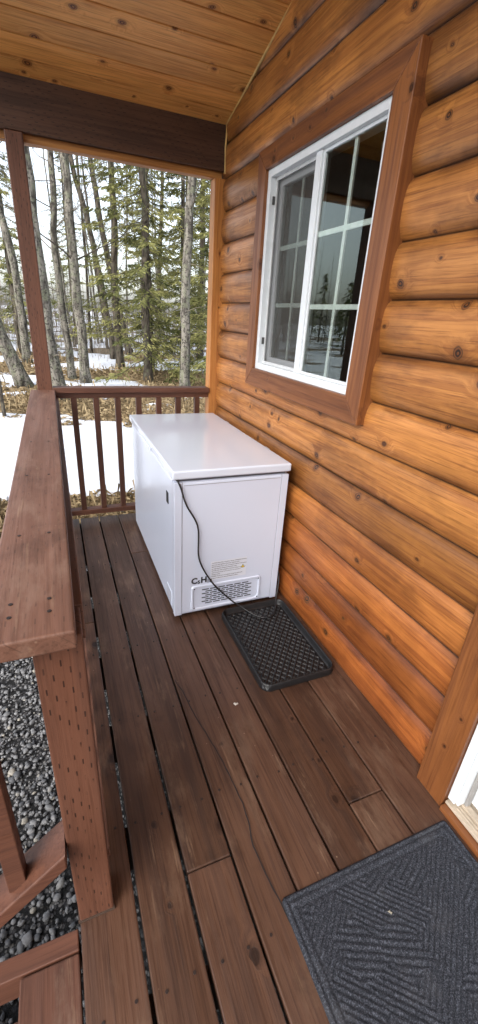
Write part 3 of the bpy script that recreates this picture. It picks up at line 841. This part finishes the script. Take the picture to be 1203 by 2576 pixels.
def bare_tree(seed, h, r, lean=(0, 0), bend=(0, 0), nb=16, zmin=.22, mat=None):
    rnd = random.Random(seed); pts, rads = trunk_path(h, r, lean, bend, rnd)
    mt = MB(); mt.tube(pts, rads, 16, .5, jit=.22)
    mc = MB()
    for i in range(nb):
        t = rnd.uniform(zmin, .97); j = int(t*26); p = pts[j]
        a = rnd.uniform(0, 6.28); d = Vector((math.cos(a), math.sin(a), rnd.uniform(.1, .8))).normalized()
        branch(mc, p, d, h*.13*(1.25-t)*rnd.uniform(.6, 1.3), rads[j]*.22, rnd, 0)
    for i in range(16):
        t = rnd.uniform(.08, .6); j = int(t*26); p = pts[j]; a = rnd.uniform(0, 6.28)
        d = Vector((math.cos(a), math.sin(a), rnd.uniform(-.3, .4)))
        L = rnd.uniform(.25, .9); q = p+d*L
        mc.tube([p, p+d*L*.5+Vector((0, 0, .03)), q], [.012, .008, .003], 3, rnd.random(), cap=False)
    return mt.mesh('trunk', mat or M_bark, True), mc.mesh('crown', M_twig)
def spruce(seed, h, r, z0=.12, nb=90, spread=1.9, lean=(0, 0)):
    rnd = random.Random(seed); pts, rads = trunk_path(h, r, lean, (0, 0), rnd)
    mt = MB(); mt.tube(pts, rads, 12, .5, jit=.15)
    mc = MB()
    for i in range(nb):
        t = z0+(1-z0)*(i+rnd.random())/nb
        j = min(25, int(t*26)); p = pts[j].lerp(pts[j+1], t*26-j)
        a = rnd.uniform(0, 6.28); L = spread*(1-t)**.7*rnd.uniform(.45, 1.1)+.15
        out = Vector((math.cos(a), math.sin(a), 0)); side = Vector((-out.y, out.x, 0))
        pp = [p]; K = 7
        for q in range(1, K+1):
            s_ = q/K
            pp.append(p+out*L*s_+Vector((0, 0, -.45*L*s_**1.2+.22*L*s_**3))+side*.06*L*noise.noise(Vector((q*.8, i, 0))))
        mc.tube(pp, [.014*(1-.8*q/K) for q in range(K+1)], 3, .1, mi=1, cap=False)
        bt = rnd.uniform(.0, .85)
        bare = rnd.random() < .16
        ncl = int((34+66*L)*(0.25 if bare else 1))
        for q in range(ncl):
            s_ = rnd.random()**.75; jj = min(K-1, int(s_*K)); b = pp[jj].lerp(pp[jj+1], s_*K-jj)
            wl = (.10+.26*L*(1-s_*.7))*rnd.uniform(.2, 1)
            sd = rnd.choice((-1, 1))
            dirv = (side*sd*rnd.uniform(.5, 1)+out*rnd.uniform(.2, .9)+Vector((0, 0, rnd.uniform(-.65, .05)))).normalized()
            st_ = b+dirv*wl*rnd.uniform(0, .9)
            ll = rnd.uniform(.07, .17); ww = rnd.uniform(.009, .020)
            up = Vector((rnd.uniform(-1, 1), rnd.uniform(-1, 1), rnd.uniform(-1, 1)))
            sv_ = dirv.cross(up).normalized()*ww
            en = st_+dirv*ll+Vector((0, 0, -.02))
            mc.add([st_-sv_*.5, st_+sv_*.5, st_+dirv*ll*.55+sv_, en, st_+dirv*ll*.55-sv_], [(0, 1, 2, 3, 4)], min(1, max(0, bt+rnd.uniform(-.1, .4))))
    return mt.mesh('trunk', M_barkd, True), mc.mesh('crown', [M_needle, M_twig])
def place(meshes, x, y, label, rot=0, sc=1., cat='tree', name='bare_tree'):
    e = thing(name, label, cat, (x, y, gz(x, y)), group='trees of the wood behind the porch')
    e.rotation_euler = (0, 0, rot); e.scale = (sc, sc, sc)
    for nm, m in zip(('trunk', 'crown'), meshes):
        o = bpy.data.objects.new(nm, m); COL.objects.link(o); o.parent = e
    return e
LB = 'Bare lichen-covered grey tree trunk standing in snow and dry grass'
place(bare_tree(1, 13, .18, (-3.6, .6), (0, 0), 12, .35), -.74, 12.9, 'Thick leaning grey trunk with lichen, bare branches')
place(bare_tree(2, 14, .175, (-.6, .3), (-.1, 0), 12, .35), .10, 10.9, LB)
place(bare_tree(3, 13, .11, (.8, 0), (-.3, 0), 14, .2), .34, 14.5, LB)
place(bare_tree(4, 14, .135, (-.7, 0), (.2, 0), 14, .25), .86, 13.6, LB)
place(bare_tree(5, 13, .14, (-3.0, 0), (.5, 0), 14, .25, M_barkd), 2.5, 20.7, 'Slender dark curving bare trunk leaning over')
place(bare_tree(6, 15, .16, (-1.8, 0), (-.4, 0), 16, .2, M_barkd), 3.5, 22.5, LB)
place(bare_tree(7, 14, .13, (-.2, 0), (.15, 0), 12, .3), 3.32, 11.6, LB)
place(bare_tree(8, 15, .15, (-1.4, 0), (.3, 0), 12, .3), -.95, 18.5, LB)
place(bare_tree(9, 14, .12, (.4, 0), (.1, 0), 14, .3, M_barkd), 4.9, 23.0, LB)
LS = 'Scraggly spruce with drooping olive-green lichen-hung boughs'
s1 = spruce(11, 11, .135, .08, 120, 1.9); s2 = spruce(12, 13, .15, .10, 120, 2.2); s3 = spruce(13, 9, .10, .04, 95, 1.6)
for (m_, x_, y_, r_0, c_0) in ((s1, 2.72, 13.9, .3, 1.), (s3, 3.95, 14.6, 1.3, 1.), (s2, 2.35, 17.5, 2.2, 1.), (s3, 4.35, 12.2, 3.0, 1.), (s2, 5.2, 18.5, 4.0, 1.),
                               (s3, 3.2, 16.0, 5.1, .9), (s1, -1.3, 22.0, 2.0, 1.), (s2, 1.3, 28.0, 5.0, .7), (s1, 6.6, 21, 5.4, 1.2), (s3, 5.2, 27.0, .7, 1.3), (s1, -2.9, 27.0, 1.7, 1.1)):
    place(m_, x_, y_, LS, r_0, c_0, 'spruce tree', 'spruce_tree')
bt = [bare_tree(21, 13, .07, (.9, 0), (.3, 0), 10, .3), bare_tree(22, 12, .06, (-1.0, .3), (-.3, 0), 10, .3, M_barkd)]
rr = random.Random(12)
for i in range(16):
    y = rr.uniform(24, 40); x = rr.uniform(-.12*y, .40*y)
    place(bt[i % 2], x, y, 'Slim distant bare tree in the wood', rr.uniform(0, 6.28), rr.uniform(.8, 1.2))

mb = MB(); rnd = random.Random(99)
for i in range(800):
    y = rnd.uniform(40, 95); x = rnd.uniform(-1.7, 1.5)*y
    if -.3 < x/y < .5 and rnd.random() < .5: continue
    h = rnd.uniform(3.0, 9); r = rnd.uniform(.02, .07); lx_, ly_ = rnd.uniform(-.6, .6), rnd.uniform(-.6, .6)
    mb.tube([(x, y, GZ-.1), (x+lx_*.5, y+ly_*.5, h*.5), (x+lx_, y+ly_, h)], [r, r*.7, r*.2], 3, rnd.random(), cap=False)
    for k in range(10):
        t = rnd.uniform(.2, .95); q = Vector((x+lx_*t, y+ly_*t, h*t)); a = rnd.uniform(0, 6.28); L = rnd.uniform(.5, 1.6)
        e_ = q+Vector((math.cos(a)*L, math.sin(a)*L, L*rnd.uniform(.3, 1.1)))
        mb.tube([q, e_], [r*.28, r*.08], 3, rnd.random(), cap=False)
for (xr, nn_) in (((-1.7, -.25), 60), ((-.25, .6), 16), ((.6, 1.6), 20)):
    for i in range(nn_):
        y = rnd.uniform(26 if xr[0] < -1 else 45, 85); x = rnd.uniform(*xr)*y; h = rnd.uniform(4, 8)
        mb.tube([(x, y, GZ), (x, y, h)], [.12, .02], 3, .1, cap=False)
        for k in range(260):
            t = rnd.uniform(.06, 1); a = rnd.uniform(0, 6.28); L = 1.9*(1-t)*rnd.uniform(.2, 1)+.1
            c = Vector((x+math.cos(a)*L, y+math.sin(a)*L, h*t-.25*L)); w = rnd.uniform(.12, .3)
            d = Vector((math.cos(a), math.sin(a), -.5))*w; s_ = Vector((-math.sin(a), math.cos(a), rnd.uniform(-.3, .3)))*w*.5
            mb.add([c-d-s_*.3, c+s_, c+d, c-s_], [(0, 1, 2, 3)], rnd.uniform(0, .5), 1)
o = mb.obj('forest', [M_twig, M_needle]); o['kind'] = 'stuff'
mb = MB()
for i in range(1700):
    y = rnd.uniform(19, 42); x = rnd.uniform(-.3, .5)*y
    h = rnd.uniform(.8, 2.8); z = gz(x, y); lx_, ly_ = rnd.uniform(-.3, .3), rnd.uniform(-.3, .3)
    mb.tube([(x, y, z), (x+lx_*.4, y+ly_*.4, z+h*.5), (x+lx_, y+ly_, z+h)], [.011, .008, .003], 3, rnd.random(), cap=False)
    for k in range(4):
        t = rnd.uniform(.3, .9); q = Vector((x+lx_*t, y+ly_*t, z+h*t)); a = rnd.uniform(0, 6.28); L = rnd.uniform(.2, .6)
        mb.tube([q, q+Vector((math.cos(a)*L*.6, math.sin(a)*L*.6, L))], [.006, .002], 3, rnd.random(), cap=False)
o = mb.obj('brush', M_twig); o['kind'] = 'stuff'
bx = thing('nest_box', 'Weathered beige wooden nest box mounted on a pole', 'nest box', (-.93, 9.2, GZ))
mb = MB(); mb.tube([(-.98, 9.2, GZ-.1), (-.98, 9.2, 1.25)], [.035, .03], 8); mb.obj('pole', M_barkd, bx)
MB().box(-1.18, -.80, 9.05, 9.35, 1.25, 1.78).obj('box_body', plain('weathered_board', (.40, .34, .25), .8, var=.2), bx, bevel=.005)
mb = MB(); mb.prism([(-1.23, 8.98, 1.782), (-.76, 8.98, 1.782), (-.76, 9.42, 1.86), (-1.23, 9.42, 1.86), (-1.23, 8.98, 1.805), (-.76, 8.98, 1.805), (-.76, 9.42, 1.885), (-1.23, 9.42, 1.885)])
mb.obj('box_roof', M_barkd, bx)

# ------------------------------------------------------------ light
w = bpy.data.worlds.new('World'); scene.world = w; w.use_nodes = True
nt = w.node_tree; nt.nodes.clear()
sky = nt.nodes.new('ShaderNodeTexSky'); sky.sky_type = 'NISHITA'; sky.sun_disc = False
sky.sun_elevation = R(42); sky.sun_rotation = R(235); sky.dust_density = 3.0; sky.air_density = 1.0
hs = nt.nodes.new('ShaderNodeHueSaturation'); hs.inputs['Saturation'].default_value = .42; hs.inputs['Value'].default_value = 3.0
bg = nt.nodes.new('ShaderNodeBackground'); bg.inputs['Strength'].default_value = .15
ow = nt.nodes.new('ShaderNodeOutputWorld')
nt.links.new(sky.outputs[0], hs.inputs['Color']); nt.links.new(hs.outputs[0], bg.inputs[0]); nt.links.new(bg.outputs[0], ow.inputs[0])
L = bpy.data.lights.new('sun', 'SUN'); L.energy = 1.0; L.angle = R(35); L.color = (1., .97, .93)
lo = bpy.data.objects.new('sun', L); COL.objects.link(lo)
d = Vector((-.62, -.43, .67)).normalized()
lo.rotation_euler = d.to_track_quat('Z', 'Y').to_euler()

# ------------------------------------------------------------ camera
cam = bpy.data.cameras.new('camera'); co = bpy.data.objects.new('camera', cam); COL.objects.link(co)
r_ = Vector((.9257, -.3736, .0589)); u_ = Vector((.1046, .4024, .9094)); f_ = Vector((.3635, .8358, -.4117))
r_.normalize(); f_ = (f_-r_*f_.dot(r_)).normalized(); u_ = r_.cross(f_)
m = Matrix((( r_.x, u_.x, -f_.x, 0), (r_.y, u_.y, -f_.y, 0), (r_.z, u_.z, -f_.z, H), (0, 0, 0, 1)))
co.matrix_world = m
cam.sensor_fit = 'VERTICAL'; cam.sensor_height = 36; cam.lens = 36*1076/2576
cam.clip_start = .02; cam.clip_end = 2000
scene.camera = co
scene.view_settings.view_transform = 'Standard'; scene.view_settings.look = 'None'; scene.view_settings.exposure = 0
